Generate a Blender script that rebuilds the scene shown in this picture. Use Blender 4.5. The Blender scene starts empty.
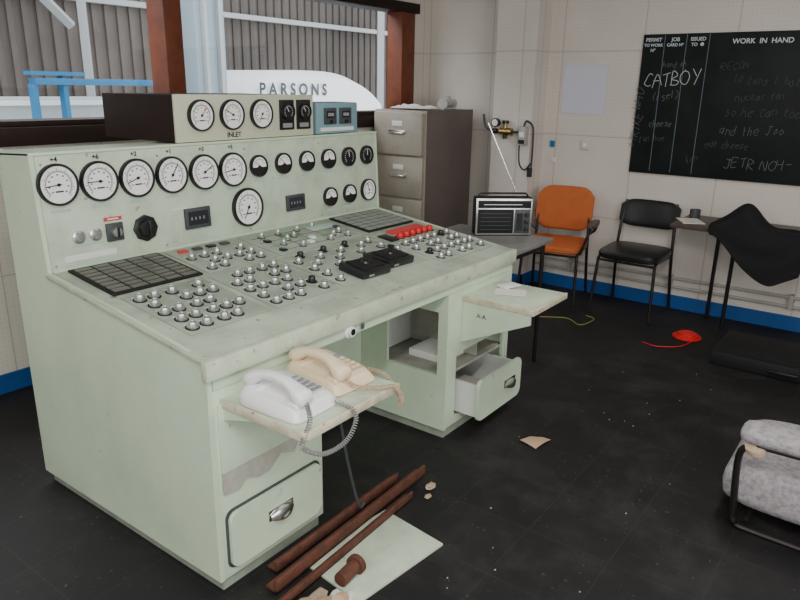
import bpy, bmesh, math, random
from mathutils import Matrix, Vector
random.seed(7)
V=Vector
# ------------------------------------------------------------------ materials
def new_mat(name,col,rough=0.6,metal=0.0,var=0.0,vscale=6.0,var_col=None,bump=0.0,bscale=60.0,spec=0.5,chips=None,chip_scale=30.0,chip_lo=0.66):
    m=bpy.data.materials.new(name); m.use_nodes=True; nt=m.node_tree
    b=nt.nodes['Principled BSDF']; b.inputs['Roughness'].default_value=rough; b.inputs['Metallic'].default_value=metal
    b.inputs['Specular IOR Level'].default_value=spec
    b.inputs['Base Color'].default_value=(*col,1)
    tc=None; out=None
    if var>0 or bump>0 or chips: tc=nt.nodes.new('ShaderNodeTexCoord')
    if var>0:
        n=nt.nodes.new('ShaderNodeTexNoise'); n.inputs['Scale'].default_value=vscale; n.inputs['Detail'].default_value=8; n.inputs['Roughness'].default_value=0.65
        nt.links.new(tc.outputs['Object'],n.inputs['Vector'])
        r=nt.nodes.new('ShaderNodeValToRGB'); r.color_ramp.elements[0].position=0.42; r.color_ramp.elements[1].position=0.70
        nt.links.new(n.outputs['Fac'],r.inputs['Fac'])
        mx=nt.nodes.new('ShaderNodeMix'); mx.data_type='RGBA'
        vc=var_col or tuple(c*0.5 for c in col)
        mx.inputs[6].default_value=(*col,1); mx.inputs[7].default_value=(*vc,1)
        mt=nt.nodes.new('ShaderNodeMath'); mt.operation='MULTIPLY'; mt.inputs[1].default_value=var
        nt.links.new(r.outputs['Color'],mt.inputs[0]); nt.links.new(mt.outputs[0],mx.inputs[0])
        nt.links.new(mx.outputs[2],b.inputs['Base Color']); out=mx.outputs[2]
    if chips:
        n=nt.nodes.new('ShaderNodeTexNoise'); n.inputs['Scale'].default_value=chip_scale; n.inputs['Detail'].default_value=3; n.inputs['Roughness'].default_value=0.6
        nt.links.new(tc.outputs['Object'],n.inputs['Vector'])
        r=nt.nodes.new('ShaderNodeValToRGB'); r.color_ramp.elements[0].position=chip_lo; r.color_ramp.elements[1].position=chip_lo+.06
        nt.links.new(n.outputs['Fac'],r.inputs['Fac'])
        mx=nt.nodes.new('ShaderNodeMix'); mx.data_type='RGBA'; mx.inputs[6].default_value=(*col,1); mx.inputs[7].default_value=(*chips,1)
        if out: nt.links.new(out,mx.inputs[6])
        mt=nt.nodes.new('ShaderNodeMath'); mt.operation='MULTIPLY'; mt.inputs[1].default_value=.7
        nt.links.new(r.outputs['Color'],mt.inputs[0]); nt.links.new(mt.outputs[0],mx.inputs[0]); nt.links.new(mx.outputs[2],b.inputs['Base Color'])
    if bump>0:
        n2=nt.nodes.new('ShaderNodeTexNoise'); n2.inputs['Scale'].default_value=bscale; n2.inputs['Detail'].default_value=4
        nt.links.new(tc.outputs['Object'],n2.inputs['Vector'])
        bp=nt.nodes.new('ShaderNodeBump'); bp.inputs['Strength'].default_value=bump; bp.inputs['Distance'].default_value=0.01
        nt.links.new(n2.outputs['Fac'],bp.inputs['Height']); nt.links.new(bp.outputs['Normal'],b.inputs['Normal'])
    return m
GRIME=(0.20,0.19,0.13)
GREEN=new_mat('mint_paint',(0.585,0.70,0.53),0.40,var=0.5,vscale=3.0,var_col=(0.44,0.53,0.39),bump=0.05,bscale=40,chips=GRIME,chip_scale=22,chip_lo=.70)
GREEN2=new_mat('mint_paint_worn',(0.54,0.63,0.49),0.45,var=0.7,vscale=7,var_col=(0.36,0.41,0.32),bump=0.05,chips=GRIME,chip_scale=26,chip_lo=.67)
DESKM=new_mat('desk_paint',(0.44,0.51,0.40),0.38,var=0.85,vscale=4.5,var_col=(0.25,0.28,0.22),bump=0.04,chips=(.13,.12,.09),chip_scale=24,chip_lo=.65)
MODM=new_mat('module_plate',(0.36,0.42,0.34),0.4,var=0.7,vscale=9,var_col=(0.23,0.26,0.21))
EDGE=new_mat('scuffed_edge',(0.54,0.61,0.47),0.5,var=0.6,vscale=10,var_col=(0.34,0.35,0.26),chips=GRIME,chip_scale=30,chip_lo=.63)
SHELFE=new_mat('shelf_edge',(0.66,0.62,0.46),0.5,var=0.7,vscale=16,var_col=(0.34,0.29,0.19),chips=(.14,.1,.06),chip_scale=40,chip_lo=.64)
PLINTH=new_mat('plinth',(0.30,0.34,0.27),0.6,var=0.6,vscale=12)
RAW=new_mat('bare_board',(0.42,0.42,0.36),0.8,var=0.7,vscale=10,var_col=(0.25,0.23,0.18))
WHITE=new_mat('white_face',(0.86,0.86,0.84),0.45)
CREAMW=new_mat('white_plastic',(0.84,0.84,0.85),0.35)
CREAM=new_mat('cream_plastic',(0.78,0.64,0.44),0.35)
BLACK=new_mat('black_plastic',(0.012,0.012,0.013),0.3)
BLACKM=new_mat('black_matte',(0.012,0.012,0.013),0.65,spec=.3)
DGREY=new_mat('dark_grey',(0.05,0.055,0.06),0.5)
TILEK=new_mat('annunciator_tile',(0.13,0.13,0.11),0.35,var=0.5,vscale=20,var_col=(0.07,0.07,0.065))
TILEG=new_mat('annunciator_tile_grey',(0.24,0.27,0.24),0.4)
CHROME=new_mat('chrome',(0.72,0.72,0.72),0.22,metal=1.0)
SILVER=new_mat('silver_knob',(0.60,0.61,0.60),0.28,metal=0.92)
RED=new_mat('red_plastic',(0.62,0.02,0.02),0.4)
REDL=new_mat('red_label',(0.6,0.05,0.05),0.5)
GRNB=new_mat('green_button',(0.04,0.26,0.12),0.4)
LABEL=new_mat('pale_label',(0.38,0.52,0.47),0.5)
LABELW=new_mat('white_label',(0.70,0.72,0.68),0.5)
LCD=new_mat('display_window',(0.02,0.025,0.03),0.15)
DARKWOOD=new_mat('dark_wood',(0.020,0.009,0.007),0.6,var=0.6,vscale=12,spec=.2)
REDWOOD=new_mat('red_wood',(0.17,0.045,0.02),0.5,var=0.6,vscale=9,var_col=(0.06,0.017,0.01),spec=.3)
SILLM=new_mat('sill_wood',(0.024,0.011,0.009),0.5,spec=.25)
BLUEBOX=new_mat('blue_grey_case',(0.19,0.32,0.36),0.45)
BOXCREAM=new_mat('cream_metal',(0.54,0.55,0.42),0.4)
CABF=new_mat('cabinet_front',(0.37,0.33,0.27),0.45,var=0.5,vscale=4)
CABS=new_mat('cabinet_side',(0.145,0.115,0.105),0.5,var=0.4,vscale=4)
ORANGE=new_mat('orange_fabric',(0.50,0.115,0.022),0.75,var=0.4,vscale=14,var_col=(0.34,0.07,0.013),bump=0.2,bscale=200)
BLKVINYL=new_mat('black_vinyl',(0.010,0.010,0.011),0.35)
CLOTH=new_mat('black_cloth',(0.013,0.013,0.015),0.9,bump=0.4,bscale=30,spec=.2)
TUBEB=new_mat('dark_tube',(0.03,0.025,0.025),0.35,metal=0.6)
GREYT=new_mat('grey_laminate',(0.20,0.19,0.18),0.5,var=0.4,vscale=8)
BRNT=new_mat('brown_laminate',(0.085,0.058,0.048),0.45,var=0.4,vscale=8)
BRASS=new_mat('brass',(0.45,0.33,0.12),0.35,metal=1.0)
PIPEG=new_mat('grey_pipe',(0.42,0.40,0.37),0.5)
RUST=new_mat('rusty_steel',(0.12,0.04,0.022),0.8,var=0.8,vscale=25,var_col=(0.035,0.015,0.01),bump=0.4,bscale=80)
STONE=new_mat('rubble',(0.40,0.30,0.21),0.9,var=0.6,vscale=30,bump=0.5)
PAPER=new_mat('paper',(0.72,0.69,0.64),0.8)
TANP=new_mat('tan_card',(0.50,0.34,0.23),0.8)
FAB=new_mat('grey_fabric',(0.42,0.39,0.41),0.9,var=0.8,vscale=50,var_col=(0.17,0.16,0.17),bump=0.5,bscale=150)
FOAM=new_mat('torn_foam',(0.62,0.45,0.32),0.9,bump=0.5,bscale=60)
BOARD=new_mat('blackboard_slate',(0.004,0.006,0.006),0.6,var=0.5,vscale=3,var_col=(0.020,0.026,0.026),spec=.3)
CHALK=new_mat('chalk',(0.55,0.60,0.61),0.9)
CHALKM=new_mat('chalk_mid',(0.14,0.165,0.165),0.9)
CHALKD=new_mat('faint_chalk',(0.05,0.062,0.062),0.9)
BLUELINE=new_mat('painted_line',(0.16,0.24,0.30),0.7)
BLUE=new_mat('blue_skirting',(0.006,0.080,0.29),0.45,var=0.3,vscale=6)
CEIL=new_mat('ceiling_paint',(0.72,0.70,0.66),0.8)
NOTICE=new_mat('notice_paper',(0.60,0.60,0.70),0.7)
SWITCHP=new_mat('switch_plate',(0.6,0.57,0.5),0.4)
STEELO=new_mat('outside_steel',(0.30,0.38,0.42),0.6)
BRACEO=new_mat('outside_brace',(0.40,0.42,0.42),0.6)
BLUEO=new_mat('blue_gantry_paint',(0.015,0.17,0.36),0.5)
CLAD=new_mat('cladding',(0.125,0.103,0.088),0.7,var=0.7,vscale=1.2,var_col=(0.075,0.062,0.055))
CLADD=new_mat('cladding_lower',(0.08,0.068,0.060),0.7,var=0.5,vscale=1.2)
CASING=new_mat('white_casing',(0.86,0.87,0.86),0.5)
LOWO=new_mat('pale_roof_outside',(0.42,0.46,0.46),0.6)
LETTER=new_mat('letter_grey',(0.03,0.05,0.06),0.6)
CABLEG=new_mat('yellow_green_cable',(0.26,0.28,0.05),0.5)
CORDG=new_mat('grey_cord',(0.24,0.24,0.24),0.5)
MIMIC=new_mat('mimic_line',(0.22,0.10,0.05),0.5)
MIMG=new_mat('mimic_green',(0.05,0.22,0.13),0.5)

def wall_mat():
    m=bpy.data.materials.new('acoustic_panel_wall'); m.use_nodes=True; nt=m.node_tree; b=nt.nodes['Principled BSDF']
    b.inputs['Roughness'].default_value=0.75
    g=nt.nodes.new('ShaderNodeNewGeometry'); s=nt.nodes.new('ShaderNodeSeparateXYZ'); nt.links.new(g.outputs['Position'],s.inputs[0])
    ad=nt.nodes.new('ShaderNodeMath'); ad.operation='ADD'; nt.links.new(s.outputs[0],ad.inputs[0]); nt.links.new(s.outputs[1],ad.inputs[1])
    c=nt.nodes.new('ShaderNodeCombineXYZ'); nt.links.new(ad.outputs[0],c.inputs[0]); nt.links.new(s.outputs[2],c.inputs[1])
    br=nt.nodes.new('ShaderNodeTexBrick'); br.offset=0.0; br.inputs['Scale'].default_value=1.0
    br.inputs['Brick Width'].default_value=0.61; br.inputs['Row Height'].default_value=0.61; br.inputs['Mortar Size'].default_value=0.004
    br.inputs['Color1'].default_value=(0.75,0.69,0.62,1); br.inputs['Color2'].default_value=(0.73,0.67,0.605,1); br.inputs['Mortar'].default_value=(0.54,0.47,0.41,1)
    nt.links.new(c.outputs[0],br.inputs['Vector'])
    sc=nt.nodes.new('ShaderNodeVectorMath'); sc.operation='SCALE'; sc.inputs['Scale'].default_value=1/0.0254
    nt.links.new(c.outputs[0],sc.inputs[0])
    fr=nt.nodes.new('ShaderNodeVectorMath'); fr.operation='FRACTION'; nt.links.new(sc.outputs[0],fr.inputs[0])
    di=nt.nodes.new('ShaderNodeVectorMath'); di.operation='DISTANCE'; di.inputs[1].default_value=(0.5,0.5,0); nt.links.new(fr.outputs[0],di.inputs[0])
    lt=nt.nodes.new('ShaderNodeMath'); lt.operation='LESS_THAN'; lt.inputs[1].default_value=0.15; nt.links.new(di.outputs['Value'],lt.inputs[0])
    ml=nt.nodes.new('ShaderNodeMath'); ml.operation='MULTIPLY'; ml.inputs[1].default_value=0.3; nt.links.new(lt.outputs[0],ml.inputs[0])
    mx=nt.nodes.new('ShaderNodeMix'); mx.data_type='RGBA'; nt.links.new(ml.outputs[0],mx.inputs[0]); nt.links.new(br.outputs['Color'],mx.inputs[6]); mx.inputs[7].default_value=(0.38,0.33,0.28,1)
    n=nt.nodes.new('ShaderNodeTexNoise'); n.inputs['Scale'].default_value=2.5; n.inputs['Detail'].default_value=6; nt.links.new(g.outputs['Position'],n.inputs['Vector'])
    m2=nt.nodes.new('ShaderNodeMix'); m2.data_type='RGBA'; m2.blend_type='MULTIPLY'; m2.inputs[0].default_value=0.2
    nt.links.new(mx.outputs[2],m2.inputs[6]); nt.links.new(n.outputs['Fac'],m2.inputs[7])
    nt.links.new(m2.outputs[2],b.inputs['Base Color'])
    return m
WALL=wall_mat()
def floor_mat():
    m=bpy.data.materials.new('dark_tile_floor'); m.use_nodes=True; nt=m.node_tree; b=nt.nodes['Principled BSDF']
    b.inputs['Specular IOR Level'].default_value=0.32
    g=nt.nodes.new('ShaderNodeNewGeometry')
    br=nt.nodes.new('ShaderNodeTexBrick'); br.offset=0.0; br.inputs['Scale'].default_value=1.0
    br.inputs['Brick Width'].default_value=0.305; br.inputs['Row Height'].default_value=0.305; br.inputs['Mortar Size'].default_value=0.0022
    br.inputs['Color1'].default_value=(0.010,0.0095,0.010,1); br.inputs['Color2'].default_value=(0.012,0.0115,0.012,1); br.inputs['Mortar'].default_value=(0.022,0.021,0.020,1)
    nt.links.new(g.outputs['Position'],br.inputs['Vector'])
    n=nt.nodes.new('ShaderNodeTexNoise'); n.inputs['Scale'].default_value=2.2; n.inputs['Detail'].default_value=12; n.inputs['Roughness'].default_value=0.78; nt.links.new(g.outputs['Position'],n.inputs['Vector'])
    r=nt.nodes.new('ShaderNodeValToRGB'); r.color_ramp.elements[0].position=0.48; r.color_ramp.elements[1].position=0.75
    nt.links.new(n.outputs['Fac'],r.inputs['Fac'])
    mx=nt.nodes.new('ShaderNodeMix'); mx.data_type='RGBA'; mx.inputs[7].default_value=(0.040,0.036,0.035,1)
    nt.links.new(r.outputs['Color'],mx.inputs[0]); nt.links.new(br.outputs['Color'],mx.inputs[6])
    n3=nt.nodes.new('ShaderNodeTexNoise'); n3.inputs['Scale'].default_value=45; n3.inputs['Detail'].default_value=4; nt.links.new(g.outputs['Position'],n3.inputs['Vector'])
    r3=nt.nodes.new('ShaderNodeValToRGB'); r3.color_ramp.elements[0].position=0.66; r3.color_ramp.elements[1].position=0.74; nt.links.new(n3.outputs['Fac'],r3.inputs['Fac'])
    m3=nt.nodes.new('ShaderNodeMix'); m3.data_type='RGBA'; m3.inputs[7].default_value=(0.075,0.068,0.062,1)
    nt.links.new(r3.outputs['Color'],m3.inputs[0]); nt.links.new(mx.outputs[2],m3.inputs[6]); nt.links.new(m3.outputs[2],b.inputs['Base Color'])
    mr=nt.nodes.new('ShaderNodeMapRange'); mr.inputs['To Min'].default_value=0.42; mr.inputs['To Max'].default_value=0.80; nt.links.new(n.outputs['Fac'],mr.inputs['Value']); nt.links.new(mr.outputs[0],b.inputs['Roughness'])
    return m
FLOOR=floor_mat()
def glass_mat():
    m=bpy.data.materials.new('window_glass'); m.use_nodes=True; nt=m.node_tree; nt.nodes.clear()
    o=nt.nodes.new('ShaderNodeOutputMaterial'); t=nt.nodes.new('ShaderNodeBsdfTransparent'); g=nt.nodes.new('ShaderNodeBsdfGlossy'); g.inputs['Roughness'].default_value=0.05
    mx=nt.nodes.new('ShaderNodeMixShader'); mx.inputs[0].default_value=0.06
    nt.links.new(t.outputs[0],mx.inputs[1]); nt.links.new(g.outputs[0],mx.inputs[2]); nt.links.new(mx.outputs[0],o.inputs[0]); return m
GLASS=glass_mat()

# ------------------------------------------------------------------ mesh builder
class B:
    def __init__(s,M=None): s.bm=bmesh.new(); s.mats=[]; s.M=M or Matrix()
    def mi(s,m):
        if m not in s.mats: s.mats.append(m)
        return s.mats.index(m)
    def add(s,t,mat,M=None):
        i=s.mi(mat)
        for f in t.faces: f.material_index=i; f.smooth=True
        bmesh.ops.recalc_face_normals(t,faces=t.faces)
        T=s.M@(M or Matrix()); t.transform(T)
        if T.determinant()<0: bmesh.ops.reverse_faces(t,faces=t.faces)
        me=bpy.data.meshes.new('tmp'); t.to_mesh(me); t.free(); s.bm.from_mesh(me); bpy.data.meshes.remove(me)
    def box(s,lo,hi,mat,bev=0.0,M=None,seg=2):
        t=bmesh.new(); bmesh.ops.create_cube(t,size=1)
        c=[(a+b)/2 for a,b in zip(lo,hi)]; d=[abs(b-a) for a,b in zip(lo,hi)]
        for v in t.verts: v.co=V((v.co.x*d[0]+c[0],v.co.y*d[1]+c[1],v.co.z*d[2]+c[2]))
        if bev>0: bmesh.ops.bevel(t,geom=t.edges[:]+t.verts[:],offset=bev,segments=seg,affect='EDGES',profile=0.5)
        s.add(t,mat,M)
    def lathe(s,prof,mat,M=None,seg=28):
        t=bmesh.new(); rings=[]
        for r,z in prof:
            if r<1e-6: rings.append([t.verts.new((0,0,z))])
            else: rings.append([t.verts.new((r*math.cos(2*math.pi*k/seg),r*math.sin(2*math.pi*k/seg),z)) for k in range(seg)])
        for a,b in zip(rings,rings[1:]):
            for k in range(seg):
                k2=(k+1)%seg
                if len(a)==1 and len(b)==1: continue
                if len(a)==1: t.faces.new((a[0],b[k],b[k2]))
                elif len(b)==1: t.faces.new((a[k],a[k2],b[0]))
                else: t.faces.new((a[k],a[k2],b[k2],b[k]))
        s.add(t,mat,M)
    def cyl(s,p0,p1,r,mat,seg=16,r2=None,M=None):
        p0=V(p0);p1=V(p1); d=p1-p0; q=d.to_track_quat('Z','Y').to_matrix().to_4x4(); T=Matrix.Translation(p0)@q
        L=d.length; r2=r if r2 is None else r2
        s.lathe([(0,0),(r,0),(r2,L),(0,L)],mat,(M or Matrix())@T,seg)
    def tube(s,pts,r,mat,seg=8,closed=False,M=None,smooth_n=0):
        pts=[V(p) for p in pts]
        if smooth_n: pts=catmull(pts,smooth_n,closed)
        t=bmesh.new(); n=len(pts); rings=[]; up=None
        for i,p in enumerate(pts):
            a=pts[(i-1)%n] if (closed or i>0) else p; b=pts[(i+1)%n] if (closed or i<n-1) else p
            d=(b-a).normalized()
            if up is None:
                up=V((0,0,1)) if abs(d.z)<0.9 else V((1,0,0))
            x=up-d*up.dot(d); 
            if x.length<1e-5: x=d.orthogonal()
            x.normalize(); up=x; y=d.cross(x)
            rings.append([t.verts.new(p+x*r*math.cos(2*math.pi*k/seg)+y*r*math.sin(2*math.pi*k/seg)) for k in range(seg)])
        m=n if closed else n-1
        for i in range(m):
            a=rings[i]; b=rings[(i+1)%n]
            for k in range(seg): t.faces.new((a[k],a[(k+1)%seg],b[(k+1)%seg],b[k]))
        if not closed: t.faces.new(rings[0]); t.faces.new(rings[-1])
        s.add(t,mat,M)
    def loft(s,rings,mat,M=None,cap=True):
        t=bmesh.new(); R=[[t.verts.new(p) for p in r] for r in rings]; n=len(R[0])
        for a,b in zip(R,R[1:]):
            for k in range(n): t.faces.new((a[k],a[(k+1)%n],b[(k+1)%n],b[k]))
        if cap: t.faces.new(R[0]); t.faces.new(R[-1])
        s.add(t,mat,M)
    def prism(s,poly,x0,x1,mat,M=None,bev=0.0):
        t=bmesh.new(); a=[t.verts.new((x0,y,z)) for y,z in poly]; b=[t.verts.new((x1,y,z)) for y,z in poly]; n=len(poly)
        for k in range(n): t.faces.new((a[k],a[(k+1)%n],b[(k+1)%n],b[k]))
        t.faces.new(a); t.faces.new(b)
        if bev>0: bmesh.ops.bevel(t,geom=t.edges[:]+t.verts[:],offset=bev,segments=2,affect='EDGES')
        s.add(t,mat,M)
    def grid(s,fn,nu,nv,mat,M=None,thick=0.0):
        t=bmesh.new(); P=[[V(fn(i/nu,j/nv)) for j in range(nv+1)] for i in range(nu+1)]
        A=[[t.verts.new(p) for p in r] for r in P]
        for i in range(nu):
            for j in range(nv): t.faces.new((A[i][j],A[i+1][j],A[i+1][j+1],A[i][j+1]))
        if thick>0:
            bmesh.ops.recalc_face_normals(t,faces=t.faces)
            bmesh.ops.solidify(t,geom=t.faces[:],thickness=thick)
        s.add(t,mat,M)
    def obj(s,name,parent=None,loc=None,rot=None,sub=0,angle=35):
        me=bpy.data.meshes.new(name); s.bm.to_mesh(me); s.bm.free()
        for m in s.mats: me.materials.append(m)
        try: me.set_sharp_from_angle(angle=math.radians(angle))
        except Exception: pass
        o=bpy.data.objects.new(name,me); bpy.context.collection.objects.link(o)
        if parent: o.parent=parent
        if loc: o.location=loc
        if rot: o.rotation_euler=rot
        if sub: md=o.modifiers.new('s','SUBSURF'); md.levels=sub; md.render_levels=sub
        return o
def catmull(p,n,closed=False):
    out=[]; N=len(p); rng=N if closed else N-1
    for i in range(rng):
        if closed: a,b,c,d=p[(i-1)%N],p[i],p[(i+1)%N],p[(i+2)%N]
        else: a,b,c,d=p[max(i-1,0)],p[i],p[i+1],p[min(i+2,N-1)]
        for k in range(n):
            u=k/n; out.append(0.5*((2*b)+(c-a)*u+(2*a-5*b+4*c-d)*u*u+(3*b-a-3*c+d)*u**3))
    if not closed: out.append(p[-1])
    return out
def empty(name,loc=(0,0,0),rz=0):
    e=bpy.data.objects.new(name,None); bpy.context.collection.objects.link(e); e.location=loc; e.rotation_euler=(0,0,rz); e.empty_display_size=0.1; return e
def sring(c,u,v,w,h,n=20,p=4):
    out=[]
    for k in range(n):
        a=2*math.pi*k/n; ca,sa=math.cos(a),math.sin(a)
        out.append(V(c)+V(u)*(math.copysign(abs(ca)**(2/p),ca)*w/2)+V(v)*(math.copysign(abs(sa)**(2/p),sa)*h/2))
    return out
def text(body,M,size,mat,parent,name='lettering',ext=0.0004,align='CENTER',off=0.0):
    cu=bpy.data.curves.new(name,'FONT'); cu.body=body; cu.size=size; cu.extrude=ext; cu.offset=off; cu.align_x=align; cu.align_y='CENTER'; cu.materials.append(mat)
    o=bpy.data.objects.new(name,cu); bpy.context.collection.objects.link(o); o.matrix_world=M
    if parent: o.parent=parent; o.matrix_parent_inverse=Matrix()
    return o
def frame(origin,x,y):
    x=V(x).normalized(); y=V(y).normalized(); z=x.cross(y)
    return Matrix(((x.x,y.x,z.x,origin[0]),(x.y,y.y,z.y,origin[1]),(x.z,y.z,z.z,origin[2]),(0,0,0,1)))
T=Matrix.Translation
def RZ(a): return Matrix.Rotation(a,4,'Z')

# ------------------------------------------------------------------ camera
f=686.2; yaw=.6355; pi_=.3013; ro=.0174
F=V((math.cos(yaw)*math.cos(pi_),math.sin(yaw)*math.cos(pi_),-math.sin(pi_))); R=V((math.sin(yaw),-math.cos(yaw),0)); U=R.cross(F)
R2=R*math.cos(ro)+U*math.sin(ro); U2=U*math.cos(ro)-R*math.sin(ro)
cd=bpy.data.cameras.new('camera'); cd.sensor_width=36; cd.lens=f*36/800; cam=bpy.data.objects.new('camera',cd); bpy.context.collection.objects.link(cam)
cam.matrix_world=Matrix(((R2.x,U2.x,-F.x,-1.125),(R2.y,U2.y,-F.y,-1.5083),(R2.z,U2.z,-F.z,1.5558),(0,0,0,1))); cd.clip_start=0.05
bpy.context.scene.camera=cam

# ------------------------------------------------------------------ room
XW=4.063; YW=2.08; X0=-3.2; Y0=-4.2; ZC=2.75
b=B(); b.box((X0-.2,Y0-.2,-.1),(XW+.2,YW+.2,0),FLOOR); b.obj('floor')
b=B(); b.box((X0-.2,Y0-.2,ZC),(XW+.2,YW+.2,ZC+.1),CEIL); b.obj('ceiling')
b=B(); b.box((XW,Y0,0),(XW+.2,YW+.2,ZC),WALL); b.obj('wall_right')
b=B(); b.box((X0-.2,Y0,0),(X0,YW+.2,ZC),WALL); b.obj('wall_left')
b=B(); b.box((X0,Y0-.2,0),(XW,Y0,ZC),WALL); b.obj('wall_front')
WZ0,WZ1,WX0,WX1=1.33,2.20,-2.6,3.84
b=B(); b.box((X0,YW,0),(XW,YW+.2,WZ0),WALL); b.box((X0,YW,WZ1),(XW,YW+.2,ZC),WALL); b.box((X0,YW,WZ0),(WX0,YW+.2,WZ1),WALL); b.box((WX1,YW,WZ0),(XW,YW+.2,WZ1),WALL); b.obj('wall_back')
b=B(); b.box((3.84,0.93,0),(XW,1.27,ZC),WALL); b.obj('wall_pillar')
b=B(); b.box((XW-.015,Y0,0),(XW,0.93,.1),BLUE); b.box((3.825,.915,0),(3.84,1.27,.1),BLUE); b.box((3.825,.915,0),(XW-.015,.93,.1),BLUE); b.obj('baseboard_right')
b=B(); b.box((X0,YW-.015,0),(XW-.02,YW,.1),BLUE); b.obj('baseboard_back')
b=B()
for z in (.17,.235):
    b.tube([(XW-.03,.9,z),(XW-.03,-4,z)],.011,PIPEG)
for y in (.6,-.2,-1.0,-1.8): b.box((XW-.045,y-.012,.15),(XW,y+.012,.255),PIPEG)
b.obj('trim_conduit')
# window
w=empty('window_1')
b=B()
b.box((WX0,YW-.04,1.245),(3.84,YW,1.335),SILLM,.004)
b.box((WX0,YW-.02,1.335),(3.84,YW+.16,1.365),SILLM,.004)
b.box((WX0,YW-.04,2.135),(3.90,YW+.14,2.21),DARKWOOD,.004)
b.box((1.405,YW-.04,1.365),(1.52,YW+.12,2.135),REDWOOD,.006)
b.box((1.53,YW+.02,1.365),(1.57,YW+.10,2.135),REDWOOD,.004)
b.box((3.66,YW-.035,1.365),(3.84,YW+.12,2.135),REDWOOD,.006)
b.box((-1.3,YW-.04,1.365),(-1.18,YW+.12,2.135),REDWOOD,.006)
b.box((WX0,YW-.04,1.365),(WX0+.08,YW+.12,2.135),REDWOOD,.006)
b.obj('window_frame',w)
b=B(); b.box((WX0+.08,YW+.06,1.365),(3.66,YW+.066,2.135),GLASS); b.obj('glass',w)
# ------------------------------------------------------------------ outside hall
b=B(); b.box((-8,2.6,-3.2),(26,22,-3.0),LOWO); b.obj('ground_outside')
b=B(); 
b.box((-8,11,-3),(26,11.2,9),CLAD)
x=-8
while x<26:
    b.prism([(11.0,-3),(10.95,-3),(10.95,9),(11.0,9)],x,x+.10,CLAD if x<8 else CLADD); x+=.25
b.box((-8,10.8,2.9),(26,10.95,3.0),BRACEO)
b.obj('cladding_wall_outside')
b=B(); b.box((-4,4.4,-3),(3.6,4.9,1.42),LOWO,.05); b.box((-4,4.38,1.36),(3.6,4.4,1.40),CASING); b.obj('low_roof_outside')
st=empty('steel_framework')
b=B()
b.box((3.9,5.0,-3),(4.3,5.3,8),STEELO,.01)
b.box((3.98,4.94,-3),(4.02,5.0,8),BRACEO); b.box((4.18,4.94,-3),(4.22,5.0,8),BRACEO)
def beam(p,q,wd): b.tube([p,q],wd,BRACEO,seg=4)
beam((1.5,9.8,3.0),(3.6,9.8,5.2),.10); beam((2.4,9.8,5.0),(5.2,9.8,2.4),.08)
beam((5.4,9.8,-2),(5.4,9.8,8),.08); beam((3.45,9.8,-2),(3.45,9.8,8),.07)
beam((13.2,9.8,-2),(13.2,9.8,8),.12)
b.obj('columns_and_braces',st)
g=empty('blue_gantry')
b=B()
b.box((1.62,4.0,1.525),(2.75,4.12,1.575),BLUEO,.005)
for x in (1.60,1.84,2.7): b.box((x,4.02,-3),(x+.04,4.1,1.53 if x!=1.84 else 1.60),BLUEO,.004)
b.box((1.58,4.0,1.595),(2.02,4.1,1.625),BLUEO)
b.obj('gantry_rails',g)
tk=empty('turbine_casing')
b=B()
rings=[]
for i in range(25):
    u=i/24; x=4.45+2.75*u; e=(abs(2*u-1))**3.2; top=1.74-.36*e
    rings.append([V((x,5.0+d,z)) for d,z in [(0,-3),(0,top-.25),(.05,top-.08),(.25,top),(1.6,top),(1.85,top-.08),(1.9,top-.25),(1.9,-3)]])
b.loft(rings,CASING); b.obj('casing_body',tk)
text('P A R S O N S',frame((5.36,4.985,1.495),(1,0,0),(0,0,1)),.20,LETTER,tk,'casing_lettering',off=.006)

# ------------------------------------------------------------------ CONSOLE
L=1.86; D=1.092; yb=.8556; hb=.9091; yt=.8762; H=1.319
con=empty('control_console')
b=B()
b.prism([(0.012,.70),(0.012,.79),(yb,hb-.004),(yt,H-.002),(D,H-.002),(D,.05),(.50,.05),(.50,.70)],0.019,L-.019,GREEN)
for x0,x1 in ((0,.018),(L-.018,L)):
    b.prism([(0.004,.045),(0.004,.80),(yb-.006,hb+.004),(yt-.004,H+.004),(D+.003,H+.004),(D+.003,.045)],x0,x1,GREEN,bev=.002)
dl=math.hypot(yb,hb-.8)
MD=frame((0,0,.8),(1,0,0),(0,yb,hb-.8))
b.box((-.008,-.008,-.012),(L+.004,dl-.004,0),DESKM,.002,M=MD)
b.box((-.010,-.012,.742),(L+.006,.014,.803),EDGE,.004)
b.box((0.02,.004,.702),(L-.019,.02,.745),GREEN)
b.box((.0185,.007,.045),(.476,.499,.701),GREEN,.003)
b.box((.02,.02,0),(.462,D-.02,.047),PLINTH); b.box((1.30,.02,0),(L-.02,D-.02,.047),PLINTH)
b.box((.4,.53,0),(1.4,D-.02,.052),PLINTH)
px0,px1=1.284,L-.019
b.box((px0+.017,.024,.05),(px1-.001,.49,.074),GREEN)
b.box((px0,.006,.045),(px0+.016,.499,.31),GREEN); b.box((px0,.006,.61),(px0+.016,.499,.701),GREEN)
b.box((px0,.006,.3095),(px0+.016,.055,.6105),GREEN); b.box((px0,.34,.3095),(px0+.016,.499,.6105),GREEN)
b.box((px0+.017,.024,.30),(px1-.001,.49,.312),RAW)
b.box((px0+.0165,.0075,.05),(px0+.085,.022,.701),GREEN)
b.box((px1-.03,.0075,.05),(px1-.0005,.022,.701),GREEN)
b.box((px0+.084,.008,.40),(px1-.029,.021,.70),GREEN); b.box((px0+.084,.008,.05),(px1-.029,.021,.085),GREEN)
b.obj('cabinet_body',con)
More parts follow.
